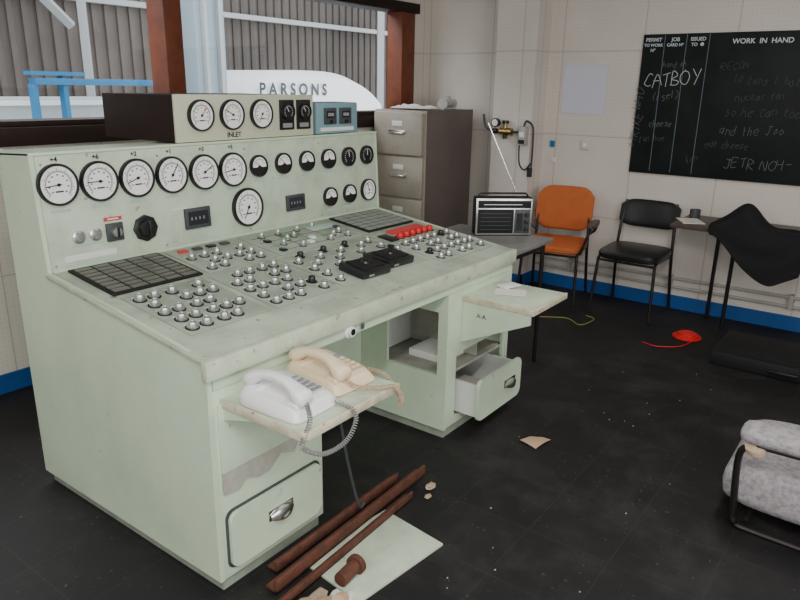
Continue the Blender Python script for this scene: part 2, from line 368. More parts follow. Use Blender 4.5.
b=B(); b.box((px0+.02,.42,.32),(px1-.02,.43,.6),LABELW); b.box((px0+.12,.1,.313),(px0+.4,.3,.35),WHITE,.004); b.box((px0+.3,.03,.32),(px0+.31,.41,.6),RAW); b.obj('inner_boards',con)
pl=.4104; MP=frame((0,yb,hb),(1,0,0),(0,yt-yb,H-hb))
b=B(); b.box((.019,.01,0),(L-.019,pl-.008,.004),GREEN2,.001,M=MP)
b.box((0.0,pl-.006,-.22),(L,pl+.004,.006),GREEN,.002,M=MP)
for x in (.035,.49,.93,1.40,1.83):
    for y in (.022,.375): b.lathe([(0,0),(.005,0),(.004,.002),(0,.0025)],SILVER,MP@T((x,y,.004)),10)
b.obj('instrument_panel',con)
# gauges ---------------------------------------------------------
def arcring(b,r0,r1,a0,a1,z,mat,M,n=30):
    t=bmesh.new(); A=[];C=[]
    for k in range(n+1):
        a=math.radians(a0+(a1-a0)*k/n); A.append(t.verts.new((r0*math.cos(a),r0*math.sin(a),z))); C.append(t.verts.new((r1*math.cos(a),r1*math.sin(a),z)))
    for k in range(n): t.faces.new((A[k],C[k],C[k+1],A[k+1]))
    b.add(t,mat,M)
def gauge(b,Mx,x,y,r,rim=BLACK,face=WHITE,style='full',needle=-30,ncol=BLACK,z0=.004):
    M=Mx@T((x,y,z0))
    b.lathe([(0,0),(r,0),(r,.014),(r*.97,.018),(r*.89,.018),(r*.87,.012),(0,.012)],rim,M,40)
    if style=='full':
        b.lathe([(0,.0125),(r*.88,.0125),(r*.88,.0128),(0,.0128)],face,M,40)
        arcring(b,r*.60,r*.625,-45,225,.0131,BLACK,M)
        nt=41
        for i in range(nt):
            a=math.radians(225-270*i/(nt-1)); l=r*.17 if i%5==0 else r*.09
            b.box((-r*.012,0,0),(r*.012,l,.0005),BLACK,M=M@T((math.cos(a)*r*.61,math.sin(a)*r*.61,.0128))@RZ(a-math.pi/2))
        for i in range(0,nt,5):
            a=math.radians(225-270*i/(nt-1))
            b.box((-r*.05,-r*.03,0),(r*.05,r*.03,.0004),DGREY,M=M@T((math.cos(a)*r*.47,math.sin(a)*r*.47,.0128)))
        a=math.radians(needle)
        b.box((-r*.022,-r*.15,0),(r*.022,r*.66,.001),ncol,M=M@T((0,0,.0145))@RZ(a))
        b.lathe([(0,0),(r*.08,0),(r*.08,.003),(0,.003)],BLACK,M@T((0,0,.0135)),12)
        b.box((-r*.2,-r*.36,0),(r*.2,-r*.28,.0004),DGREY,M=M@T((0,0,.0129)))
    elif style=='half':
        t=bmesh.new(); n=24; vs=[t.verts.new((r*.80*math.cos(math.radians(-8+196*k/n)),r*.80*math.sin(math.radians(-8+196*k/n)),.0135)) for k in range(n+1)]
        vs.append(t.verts.new((-r*.3,-r*.12,.0135))); vs.append(t.verts.new((0,r*.08,.0135))); vs.append(t.verts.new((r*.3,-r*.12,.0135)))
        t.faces.new(vs); b.add(t,face,M)
        for i in range(17):
            a=math.radians(160-140*i/16); l=r*.12
            b.box((-r*.013,0,0),(r*.013,l,.0005),BLACK,M=M@T((math.cos(a)*r*.55,math.sin(a)*r*.55,.0137))@RZ(a-math.pi/2))
        b.box((-r*.02,0,0),(r*.02,r*.62,.001),BLACK,M=M@T((0,0,.0145))@RZ(math.radians(needle)))
    elif style=='dark':
        for i in range(15):
            a=math.radians(225-270*i/14); l=r*.16
            b.box((-r*.02,0,0),(r*.02,l,.0006),WHITE,M=M@T((math.cos(a)*r*.58,math.sin(a)*r*.58,.0122))@RZ(a-math.pi/2))
        b.box((-r*.03,0,0),(r*.03,r*.6,.001),WHITE,M=M@T((0,0,.0135))@RZ(math.radians(needle)))
b=B()
for i,x in enumerate((.082,.235,.388,.543,.70,.852)):
    gauge(b,MP,x,.303-.002*i,.073,needle=[95,90,110,-35,-60,100][i])
    b.box((x-.035,.207,.004),(x+.035,.216,.0055),LABEL,M=MP)
gauge(b,MP,.918,.122,.086,needle=150)
for i,x in enumerate((1.0,1.152,1.308,1.462,1.615,1.762)):
    gauge(b,MP,x,.297,.049,style='half' if i<4 else 'dark',needle=50-10*i,rim=BLACK)
    b.box((x-.03,.228,.004),(x+.03,.237,.0055),LABEL,M=MP)
gauge(b,MP,1.462,.108,.048,style='half',needle=40); gauge(b,MP,1.612,.108,.048,style='half',needle=60); gauge(b,MP,1.765,.112,.058,needle=20)
for x in (1.462,1.612,1.765): b.box((x-.03,.035,.004),(x+.03,.044,.0055),LABEL,M=MP)
for x,y,w_,h_ in ((.645,.112,.125,.085),(1.215,.108,.12,.075)):
    b.box((x-w_/2,y-h_/2,.004),(x+w_/2,y+h_/2,.018),DGREY,.003,M=MP)
    b.box((x-w_*.4,y-h_*.32,.018),(x+w_*.4,y+h_*.34,.0185),LCD,M=MP)
    for k in range(4): b.box((x-w_*.3+k*w_*.16,y-.006,.0185),(x-w_*.25+k*w_*.16,y+.006,.019),CORDG,M=MP)
M=MP@T((.40,.105,.004)); b.lathe([(0,0),(.052,0),(.052,.010),(.046,.012),(0,.012)],BLACK,M,8); b.lathe([(.036,.012),(.030,.034),(0,.036)],BLACK,M,8); b.box((-.006,-.03,.03),(.006,.03,.045),BLACK,.002,M=M)
M=MP@T((.27,.11,.004)); b.box((-.034,-.034,0),(.034,.034,.010),DGREY,.003,M=M); b.lathe([(.02,.01),(.018,.028),(0,.03)],SILVER,M,20); b.box((-.004,-.018,.028),(.004,.018,.034),BLACK,M=M)
b.box((-.036,.042,0),(.036,.056,.002),REDL,M=M); b.box((-.022,.047,.002),(.022,.051,.0023),WHITE,M=M)
for x in (.13,.195):
    M=MP@T((x,.112,.004)); b.lathe([(0,0),(.024,0),(.024,.006),(.017,.008),(.017,.016),(0,.018)],SILVER,M,20)
b.box((.105,.077,.004),(.22,.084,.0055),LABEL,M=MP)
b.box((.07,.028,.004),(.27,.050,.0055),LABELW,M=MP)
b.box((.53,.155,.004),(.60,.162,.0055),LABELW,M=MP); b.box((.60,.03,.004),(.69,.037,.0055),LABEL,M=MP)
b.obj('gauges_and_meters',con)
for i,x in enumerate((.082,.235,.388,.543,.70,.852)):
    text('+'+'462135'[i],MP@T((x,.388,.0062)),.024,BLACK,con,'gauge_label',off=.0004)
# desk modules -----------------------------------------------------
b=B()
def plate(x0,y0,x1,y1,mat=MODM,h=.003):
    b.box((x0-.003,y0-.003,0),(x1+.003,y1+.003,.0012),PLINTH,M=MD); b.box((x0,y0,0),(x1,y1,h),mat,.001,M=MD)
def knob(x,y,s=1.0,mat=SILVER,z=.003,lab=True):
    s*=1.15
    M=MD@T((x,y,z))
    b.lathe([(0,0),(.0155*s,0),(.0155*s,.005),(.0130*s,.007),(.0125*s,.019),(.0105*s,.023),(.007*s,.0235),(.006*s,.022),(0,.022)],mat,M,18)
    b.lathe([(.0200*s,0),(.0200*s,.002),(.0155*s,.002)],BLACKM,M,18)
    if lab: b.box((x-.014,y+.027,.003),(x+.014,y+.031,.0036),LABELW,M=MD)
def grid_tiles(x0,y0,x1,y1,nx,ny,frame_m,tile_m):
    b.box((x0,y0,0),(x1,y1,.008),frame_m,.002,M=MD)
    dx=(x1-x0-.02)/nx; dy=(y1-y0-.02)/ny
    for i in range(nx):
        for j in range(ny):
            b.box((x0+.01+i*dx+.004,y0+.01+j*dy+.004,.008),(x0+.01+(i+1)*dx-.004,y0+.01+(j+1)*dy-.004,.011),tile_m,.001,M=MD)
grid_tiles(.065,.56,.43,.845,5,8,BLACKM,TILEK)
grid_tiles(1.43,.575,1.80,.84,5,6,BLACKM,TILEG)
plate(.075,.165,.40,.535)
for j,yy in enumerate((.205,.275,.345,.415,.48)):
    for i,xx in enumerate((.11,.165,.235,.29,.345)):
        if (i,j) in ((4,0),(1,3),(3,4),(4,2)): continue
        knob(xx+.012*(j%2),yy)
plate(.43,.165,.75,.535)
for j,yy in enumerate((.205,.27,.34,.41,.48)):
    for i,xx in enumerate((.465,.525,.585,.65,.71)):
        if (i+j*2)%5==3: continue
        knob(xx,yy,.95,BLACK if (i,j)==(4,1) else SILVER)
plate(.46,.56,.80,.84); 
for j,yy in enumerate((.595,.655,.72)):
    for i in range(5):
        if (i*3+j)%5==1: continue
        knob(.50+.062*i,yy,.9)
for i in range(4): b.box((.50+.07*i,.79,.003),(.54+.07*i,.815,.010),[REDL,DGREY,BLACK,DGREY][i],.001,M=MD)
plate(.83,.56,1.40,.84)
for j in range(4):
    b.box((.86,.60+.06*j,.003),(1.37,.604+.06*j,.0036),[MIMIC,MIMG,MIMIC,DGREY][j],M=MD)
for j in range(5): b.box((.90+.1*j,.60,.0035),(.904+.1*j,.78,.0039),[MIMG,MIMIC][j%2],M=MD)
for k,(xx,yy) in enumerate([(.88,.60),(.94,.66),(1.0,.60),(1.06,.72),(1.12,.66),(1.18,.60),(1.24,.78),(1.3,.66),(1.35,.72),(.92,.78),(1.02,.78),(1.14,.78),(.9,.72),(1.3,.6),(1.0,.70),(1.24,.64),(1.07,.62)]):
    if k%4==0: b.box((xx-.014,yy-.014,.003),(xx+.014,yy+.014,.012),[BLACK,WHITE,DGREY][(k//4)%3],.002,M=MD)
    else: knob(xx,yy,.72,lab=False)
b.box((1.0,.735,.003),(1.12,.760,.006),MIMG,.001,M=MD)
b.box((1.2,.73,.003),(1.38,.79,.008),LABEL,.002,M=MD)
plate(.78,.165,1.35,.535)
for (xx,yy) in [(.82,.22),(.82,.29),(.88,.40),(.82,.45),(.95,.45),(1.02,.40),(1.09,.46),(1.16,.40),(1.23,.46),(1.30,.40),(1.30,.48),(.88,.50),(.95,.34),(1.32,.32),(1.02,.50),(1.16,.50),(.82,.36)]:
    knob(xx,yy,.92,BLACK if yy==.50 else SILVER)
for i in range(5): b.box((.93+.03*i,.305,.003),(.945+.03*i,.32,.012),BLACK,.001,M=MD)
plate(1.38,.10,1.81,.55)
for j,yy in enumerate((.145,.215,.285,.355)):
    for i,xx in enumerate((1.42,1.48,1.54,1.60,1.66,1.72,1.77)):
        if (i*2+j)%6==4: continue
        knob(xx+.01*(j%2),yy,.95,BLACK if (i,j) in ((0,1),(5,3)) else SILVER)
for i in range(6): knob(1.50+.05*i,.44,1.1,RED,lab=False)
b.box((1.50,.485,.003),(1.76,.53,.012),REDL,.002,M=MD)
b.box((1.40,.41,.003),(1.46,.50,.012),BLACK,.003,M=MD)
b.obj('switch_modules',con)
b=B()
for x,y in ((.975,.225),(1.165,.245)):
    M=MD@T((x,y,.003))@RZ(-.05)
    b.box((-.085,-.07,0),(.085,.07,.034),BLACK,.006,M=M); b.box((-.066,-.052,.034),(.066,.052,.040),BLACKM,.003,M=M)
    b.lathe([(.022,.040),(.018,.048),(.009,.052),(.008,.062),(.015,.066),(.015,.074),(0,.077)],BLACK,M,16)
    b.box((-.05,-.0715,.008),(-.02,-.0695,.016),SILVER,M=M)
    b.box((-.03,.056,.0341),(.03,.062,.035),LABELW,M=M)
b.obj('controller_boxes',con)
# left pedestal front
b=B()
b.box((.03,-.004,.425),(.455,.0065,.655),GREEN,.003)
t=bmesh.new(); pts=[(.03,.43),(.03,.352),(.09,.345),(.12,.372),(.17,.35),(.22,.352),(.27,.392),(.33,.37),(.36,.41),(.42,.40),(.455,.43)]
vs=[t.verts.new((x,-.001,z)) for x,z in pts]; fce=t.faces.new(vs); b.add(t,RAW)
def rdoor(b,x0,x1,z0,z1,y0,y1,mat,r=.03,bev=.003):
    pts=[]; 
    for cx,cz,a0 in ((x1-r,z1-r,0),(x0+r,z1-r,90),(x0+r,z0+r,180),(x1-r,z0+r,270)):
        for k in range(6): a=math.radians(a0+18*k); pts.append((cx+r*math.cos(a),cz+r*math.sin(a)))
    t=bmesh.new(); a=[t.verts.new((x,y0,z)) for x,z in pts]; c=[t.verts.new((x,y1,z)) for x,z in pts]; n=len(pts)
    for k in range(n): t.faces.new((a[k],a[(k+1)%n],c[(k+1)%n],c[k]))
    fa=t.faces.new(a); t.faces.new(c)
    if bev: bmesh.ops.bevel(t,geom=list(fa.edges),offset=bev,segments=2,affect='EDGES')
    b.add(t,mat)
rdoor(b,.033,.457,.073,.287,.0,.0065,DGREY)
rdoor(b,.04,.45,.08,.28,-.012,.005,GREEN)
def cup(b,x,z,y):
    rings=[]
    for i in range(9):
        u=i/8; xx=x-.05+.10*u; k=math.sin(math.pi*min(max(u,.04),.96))**.45
        rings.append([V((xx,y,z+.022*k)),V((xx,y-.016*k,z+.020*k)),V((xx,y-.026*k,z+.002)),V((xx,y-.024*k,z-.018*k)),V((xx,y-.02*k,z-.02*k)),V((xx,y,z+.0))])
    b.loft(rings,CHROME); b.box((x-.056,y-.002,z-.014),(x+.056,y+.001,z+.026),CHROME,.0008)
cup(b,.25,.185,-.0125)
b.obj('drawer_front',con)
b=B()
yD=-.10
rdoor(b,1.385,1.80,.085,.285,yD-.012,yD+.004,GREEN)
b.box((1.40,yD+.004,.10),(1.408,.30,.26),LABELW); b.box((1.777,yD+.004,.10),(1.785,.30,.26),LABELW); b.box((1.408,yD+.004,.095),(1.777,.30,.103),LABELW)
b.box((1.42,-.06,.104),(1.6,.1,.2),PAPER,.004)
cup(b,1.68,.185,yD-.0125)
b.obj('open_drawer',con)
b=B()
Mz=frame((.62,.003,.722),(1,0,0),(0,0,1))
b.lathe([(0,0),(.026,0),(.026,.006),(.018,.009),(.018,.02),(0,.02)],WHITE,Mz,20); b.lathe([(0,.0201),(.012,.0201),(.012,.022),(0,.022)],BLACK,Mz,16)
b.lathe([(0,0),(.012,0),(.012,.006),(0,.006)],SILVER,frame((.69,.003,.722),(1,0,0),(0,0,1)),14)
b.obj('apron_socket',con)
def shelf(x0,x1,side):
    b=B(); b.box((x0,-.335,.648),(x1,.0065,.669),GREEN2,.003); b.box((x0-.002,-.341,.643),(x1+.002,-.330,.671),SHELFE,.003); b.box((x0-.004,-.341,.643),(x0+.004,.004,.671),SHELFE,.002); 
    if side: 
        b.prism([(0.0065,.648),(-.325,.648),(-.325,.60),(0.0065,.45)],x0,x0+.012,GREEN)
    else: b.prism([(0.0065,.648),(-.16,.648),(0.0065,.60)],x0,x0+.012,GREEN)
    return b.obj('pull_out_shelf',con)
shelf(.045,.465,False); shelf(1.405,1.745,True)
text('A·A',frame((1.4045,-.09,.59),(0,-1,0),(0,0,1)),.03,BLACK,con,'stencil_mark')
b=B(); b.box((0,0,0),(.1,.14,.002),PAPER,M=T((1.56,-.22,.6712))@RZ(.4)); b.box((0,0,.002),(.1,.06,.012),LABELW,.003,M=T((1.60,-.1,.6712))@RZ(-.3)); b.obj('papers_on_shelf')

# ------------------------------------------------------------------ top instrument box
ib=empty('inlet_gauge_box')
b=B()
zb=H+.0055
b.box((.60,.908,zb),(1.395,1.40,zb+.185),DARKWOOD,.003)
b.box((.604,.895,zb),(1.395,.907,zb+.188),BOXCREAM,.002)
MI=frame((0,.895,zb),(1,0,0),(0,0,1))
for i,x in enumerate((.725,.888,1.055)): gauge(b,MI,x,.105,.064,needle=[-40,60,150][i],ncol=RED if i!=1 else BLACK,z0=0)
for i,x in enumerate((1.215,1.325)):
    b.box((x-.046,.03,0),(x+.046,.165,.006),BLACK,.002,M=MI); gauge(b,MI,x,.112,.038,style='dark',needle=30,z0=.005)
    b.box((x-.03,.04,.006),(x+.03,.06,.008),CORDG,M=MI)
b.obj('gauge_box_case',ib)
text('INLET',MI@T((.90,.020,.001)),.030,BLACK,ib,'inlet_label',off=.0006)
bb=empty('digital_meter_box')
b=B(); b.box((1.42,.90,zb),(1.735,1.08,zb+.15),BLUEBOX,.006)
for x in (1.52,1.635):
    b.box((x-.045,.893,zb+.045),(x+.045,.901,zb+.125),DGREY,.003); b.box((x-.03,.891,zb+.075),(x+.03,.8935,zb+.11),LCD,.001); b.box((x-.022,.8905,zb+.085),(x+.022,.8912,zb+.1),CORDG)
    b.lathe([(.009,0),(.009,.008),(0,.009)],BLACK,frame((x,.893,zb+.058),(1,0,0),(0,0,1)),12)
b.box((1.45,.897,zb+.012),(1.70,.901,zb+.030),LABELW); b.obj('meter_case',bb)

# ------------------------------------------------------------------ telephones
def phone(name,loc,rz,mat,cordpts):
    e=empty(name,loc,rz)
    b=B()
    rings=[]
    for z,w_,l_,dy in ((0,.185,.235,0),(.006,.192,.242,0),(.022,.188,.238,0),(.040,.165,.215,.004),(.046,.155,.205,.005)):
        rings.append([V((p.x,p.y+dy,p.z+(p.y*.09 if z>.01 else 0))) for p in sring((0,0,z),(1,0,0),(0,1,0),w_,l_,28,8)])
    b.loft(rings,mat)
    Mk=T((.040,-.02,.0475))@Matrix.Rotation(.09,4,'X')
    b.box((-.034,-.055,-.003),(.034,.06,.001),NOTICE if mat is CREAMW else TANP,.001,M=Mk)
    for i in range(3):
        for j in range(4): b.box((-.028+.020*i,-.048+.022*j,0),(-.012+.020*i,-.034+.022*j,.005),CORDG if mat is CREAMW else CREAM,.0015,M=Mk)
    b.box((-.03,.045,.001),(.03,.056,.003),BLUEBOX,M=Mk)
    prof=[(-.115,.060,.045,.020),(-.108,.062,.056,.040),(-.085,.066,.058,.044),(-.068,.078,.046,.034),(-.045,.092,.036,.024),(0,.100,.033,.022),(.045,.096,.036,.024),(.068,.085,.046,.034),(.085,.075,.058,.044),(.108,.070,.056,.040),(.115,.068,.045,.020)]
    rings=[sring((-.045,y,z),(1,0,0),(0,0,1),w_,h_,20,3.2) for y,z,w_,h_ in prof]
    b.loft(rings,mat)
    b.box((-.075,.05,.04),(-.015,.10,.058),mat,.006); b.box((-.075,-.10,.03),(-.015,-.05,.05),mat,.006)
    b.obj('phone_body',e,angle=50)
    b=B(); P=catmull([V(p) for p in cordpts],60)
    out=[]; acc=0
    for i in range(len(P)-1):
        d=(P[i+1]-P[i]); n=d.normalized(); x=n.orthogonal() if abs(n.z)>.95 else n.cross(V((0,0,1))).normalized(); y=n.cross(x)
        steps=max(1,int(d.length/.0009))
        for k in range(steps):
            acc+=d.length/steps; a=acc/.0075*2*math.pi
            out.append(P[i]+d*(k/steps)+x*.0062*math.cos(a)+y*.0062*math.sin(a))
    b.tube(out,.0019,CORDG if mat is CREAMW else TANP,seg=4)
    b.obj('coiled_cord',e)
    return e
phone('telephone',(.148,-.175,.6715),0.03,CREAMW,[(-.045,-.11,.05),(-.075,-.15,.02),(-.115,-.16,-.02),(-.12,-.168,-.04),(-.06,-.185,-.075),(.02,-.195,-.070),(.07,-.19,-.035),(.08,-.178,-.005),(.07,-.15,.012),(.06,-.122,.02)])
phone('telephone',(.352,-.150,.6715),-0.05,CREAM,[(-.045,-.11,.05),(-.03,-.14,.025),(.03,-.17,.01),(.08,-.20,.005),(.10,-.21,-.04),(.105,-.2,-.06),(.12,-.19,-.05),(.125,-.17,-.03),(.122,-.12,.012),(.10,-.05,.02)])
b=B(); b.tube([(.44,-.02,.64),(.45,-.06,.60),(.47,-.08,.48),(.49,-.10,.30),(.53,-.10,.15),(.56,-.10,.07),(.60,-.085,.063)],.005,DGREY,smooth_n=8); b.obj('hanging_cable')

# ------------------------------------------------------------------ filing cabinet
fc=empty('filing_cabinet')
b=B(); cx0,cx1,cy0,cy1,cz=3.30,3.97,1.53,2.03,1.385
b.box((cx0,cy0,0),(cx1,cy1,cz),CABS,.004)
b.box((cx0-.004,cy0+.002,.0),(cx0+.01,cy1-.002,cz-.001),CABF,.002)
for k in range(4):
    z0=.05+k*.333; b.box((cx0-.022-(.02 if k==3 else 0),cy0+.02,z0),(cx0,cy1-.02,z0+.318),CABF,.005)
    dx=.02 if k==3 else 0
    zc=z0+.17; b.box((cx0-.030-dx,cy0+.17,zc-.012),(cx0-.022-dx,cy0+.33,zc+.014),CHROME,.002)
    b.box((cx0-.040-dx,cy0+.19,zc-.01),(cx0-.03-dx,cy0+.31,zc+.0),CHROME,.003)
    b.box((cx0-.026-dx,cy0+.20,zc+.045),(cx0-.022-dx,cy0+.30,zc+.085),LABELW,.001)
b.lathe([(.012,0),(.012,.01),(0,.01)],CHROME,frame((cx0-.02,cy0+.06,cz-.05),(0,-1,0),(0,0,1)),14)
b.obj('cabinet_case',fc,angle=30)
b=B(); b.grid(lambda u,v:(3.36+.22*u,1.60+.34*v,cz+.012+.02*abs(math.sin(u*9)*math.sin(v*7))*u+.02*u*v),10,12,PAPER); b.obj('loose_papers')
b=B()
b.cyl((3.62,1.60,cz+.045),(3.84,1.66,cz+.045),.03,PIPEG); b.cyl((3.60,1.594,cz+.045),(3.625,1.60,cz+.045),.042,PIPEG); b.cyl((3.835,1.659,cz+.045),(3.86,1.666,cz+.045),.042,PIPEG)
b.lathe([(.04,0),(.045,.03),(.02,.05),(.02,.07),(0,.07)],PIPEG,T((3.73,1.63,cz+.04)),16); b.obj('pipe_valve')

# ------------------------------------------------------------------ regulator on pillar
rg=empty('gas_regulator')
b=B(); xr=3.80
b.tube([(xr,1.33,1.36),(xr,1.30,1.26),(xr,1.22,1.235),(xr,1.12,1.235),(xr,.97,1.235)],.009,DGREY,smooth_n=5)
b.cyl((xr,1.17,1.235),(xr,1.07,1.235),.028,BRASS); b.cyl((xr,1.13,1.235),(xr,1.13,1.30),.015,BRASS); b.lathe([(.026,0),(.026,.024),(0,.026)],BLACK,T((xr,1.13,1.295)),14)
b.cyl((xr-.03,1.21,1.30),(xr+.005,1.21,1.30),.034,BLACK); b.cyl((xr-.032,1.21,1.30),(xr-.03,1.21,1.30),.026,WHITE); b.cyl((xr,1.21,1.235),(xr,1.21,1.28),.008,BRASS)
b.cyl((xr,1.20,1.235),(xr,1.235,1.235),.022,BLACK); b.cyl((xr,1.13,1.235),(xr,1.13,1.18),.017,BLACK)
b.box((xr-.02,.945,1.14),(3.838,1.005,1.28),PIPEG,.004); b.box((xr-.025,.955,1.2),(xr-.02,.995,1.24),WHITE); b.box((xr-.025,.950,1.15),(xr-.02,1.0,1.18),BLACK)
b.tube([(xr,.97,1.28),(xr,.95,1.32),(3.82,.905,1.28),(3.83,.90,1.15),(3.83,.90,.98),(3.82,.905,.90)],.008,DGREY,smooth_n=6)
b.tube([(xr,1.0,1.14),(xr,.99,1.0),(3.82,.95,.95),(3.82,.905,1.0)],.006,BLACK,smooth_n=6)
b.cyl((3.82,.905,.90),(3.82,.905,.97),.02,BLACK)
b.obj('regulator_pipework',rg)
b=B(); b.box((XW-.006,.45,1.38),(XW-.002,.79,1.735),NOTICE); b.obj('wall_notice')
b=B(); b.box((XW-.014,.535,1.115),(XW-.002,.605,1.185),SWITCHP,.003); b.box((XW-.019,.56,1.135),(XW-.013,.582,1.165),WHITE,.002); b.obj('light_switch')
b=B(); b.box((XW-.014,.82,1.12),(XW-.002,.86,1.17),BLUEO,.003); b.box((XW-.014,.80,1.0),(XW-.002,.84,1.04),LABELW,.003); b.obj('socket_outlet')

# ------------------------------------------------------------------ blackboard
bd=empty('blackboard')
b=B(); by0,by1=-2.1,.207; xb=XW-.003
b.box((xb-.018,by0,.98),(xb,by1,1.935),BOARD,.002)
for y in (.058,-.088,-.235,-1.25): b.box((xb-.0195,y-.0015,1.0),(xb-.0178,y+.0015,1.93),BLUELINE)
b.obj('board_panel',bd)
def btxt(s,y,z,size,mat=CHALK,tilt=0): text(s,frame((xb-.0192,y,z),(0,-1,0),(0,0,1))@RZ(tilt),size,mat,bd,'board_heading',ext=.0003,off=.0008)
btxt('PERMIT',.133,1.897,.034); btxt('TO WORK',.133,1.862,.027); btxt('Nº',.133,1.828,.030)
btxt('JOB',-.015,1.897,.034); btxt('CARD Nº',-.015,1.862,.027); btxt('ISSUED',-.163,1.897,.032); btxt('TO  ●',-.163,1.862,.029); btxt('WORK  IN  HAND',-.56,1.877,.044)
FONT={'A':[[(0,0),(.45,1),(.9,0)],[(.15,.4),(.75,.4)]],'B':[[(0,0),(0,1),(.5,.95),(.6,.75),(.1,.52),(.7,.35),(.55,.02),(0,0)]],'C':[[(.8,.85),(.4,1),(.05,.6),(.1,.2),(.45,0),(.8,.15)]],
'T':[[(0,1),(.9,.97)],[(.45,1),(.42,0)]],'O':[[(.4,1),(.05,.6),(.15,.1),(.5,0),(.8,.4),(.65,.9),(.4,1)]],'Y':[[(0,1),(.4,.5)],[(.85,1),(.3,-.1)]],'W':[[(0,1),(.2,0),(.45,.7),(.7,0),(.9,1)]],'H':[[(0,0),(0,1)],[(0,.5),(.7,.5)],[(.7,1),(.7,0)]],
'E':[[(.7,1),(0,1),(0,0),(.7,0)],[(0,.5),(.6,.5)]],'J':[[(.2,1),(.8,1)],[(.5,1),(.5,.15),(.3,0),(.05,.2)]],'R':[[(0,0),(0,1),(.6,.9),(.6,.6),(0,.5),(.7,0)]],'I':[[(.2,0),(.2,1)]],'P':[[(0,0),(0,1),(.6,.9),(.6,.6),(0,.5)]],'K':[[(0,0),(0,1)],[(.7,1),(0,.5),(.75,0)]],'N':[[(0,0),(0,1),(.7,0),(.7,1)]],
's':[[(.5,.55),(.2,.6),(.1,.4),(.45,.25),(.3,0),(0,.08)]],'(':[[(.4,1.1),(.1,.5),(.4,-.1)]],')':[[(.1,1.1),(.4,.5),(.1,-.1)]],'r':[[(0,.6),(.05,0)],[(.02,.4),(.4,.6)]],'l':[[(.1,1),(.15,0)]],'-':[[(0,.5),(.6,.5)]],'e':[[(.05,.35),(.5,.4),(.35,.62),(.05,.4),(.15,.05),(.5,.05)]],'h':[[(0,1),(0,0)],[(0,.4),(.3,.6),(.45,.4),(.45,0)]],'c':[[(.5,.55),(.2,.6),(.05,.3),(.2,0),(.5,.08)]],'n':[[(0,.6),(0,0)],[(0,.4),(.3,.6),(.45,.4),(.45,0)]],'o':[[(.25,.6),(0,.3),(.25,0),(.5,.3),(.25,.6)]],'t':[[(.2,.9),(.2,.05),(.4,0)],[(0,.6),(.4,.6)]],'a':[[(.5,.6),(.15,.55),(.05,.15),(.4,.1),(.5,.6),(.52,0)]],'d':[[(.5,1),(.5,0),(.1,.05),(.1,.5),(.5,.5)]],'f':[[(.5,1),(.25,.9),(.2,0)],[(0,.55),(.45,.55)]],'u':[[(0,.6),(.1,0),(.4,.1),(.5,.6)],[(.5,.6),(.52,0)]],'1':[[(.2,1),(.2,0)]],'0':[[(.25,.9),(0,.4),(.25,0),(.5,.4),(.25,.9)]]}
b=B(); rr=random.Random(5)
def hand(s,y,z,h,mat,tilt=0.0,r=.0022,sp=.85):
    M=frame((xb-.0185,y,z),(0,-1,0),(0,0,1))@RZ(tilt); x=0
    for ch in s:
        if ch==' ': x+=.5*h; continue
        st=FONT.get(ch,FONT['o']); dy=rr.uniform(-.12,.12)*h
        for k in st:
            P=[V((x+(px*.8+py*.18)*h+rr.uniform(-.07,.07)*h,(py+rr.uniform(-.09,.09))*h+dy,0)) for px,py in k]
            if len(P)>2: P=catmull(P,4)
            b.tube(P,r,mat,seg=5,M=M)
        x+=(sp if ch.isupper() else .62)*h*rr.uniform(.85,1.1)
hand('CATBOY',.17,1.575,.085,CHALK,.14,.0024,.78); hand('(rsel)',.10,1.49,.05,CHALKM,.12,.0018)
hand('WHO',.185,1.42,.06,CHALKM,1.35,.0018); hand('sTRIKE',.19,1.16,.055,CHALKM,1.4,.0016); hand('cheese',.10,1.31,.045,CHALKM,.05,.0016); hand('tan hoe',.16,1.20,.045,CHALKD,.1)
hand('hand oh',.05,1.71,.04,CHALKM,.1,.0014); hand('10 tons 1 hot',-.42,1.62,.055,CHALKD,-.05); hand('nucear fan',-.45,1.50,.05,CHALKD,.06); hand('so he can too',-.40,1.40,.06,CHALKD,.03); hand('and the Job',-.38,1.28,.06,CHALKM,.03,.0015); hand('eat cheese',-.3,1.19,.05,CHALKD,.0)
hand('JETR NCH-',-.44,1.06,.062,CHALKM,.04,.0020); hand('fon',-.2,1.06,.05,CHALKD,.5); hand('RECON',-.33,1.70,.045,CHALKD,.05)
b.obj('chalk_scrawl',bd)

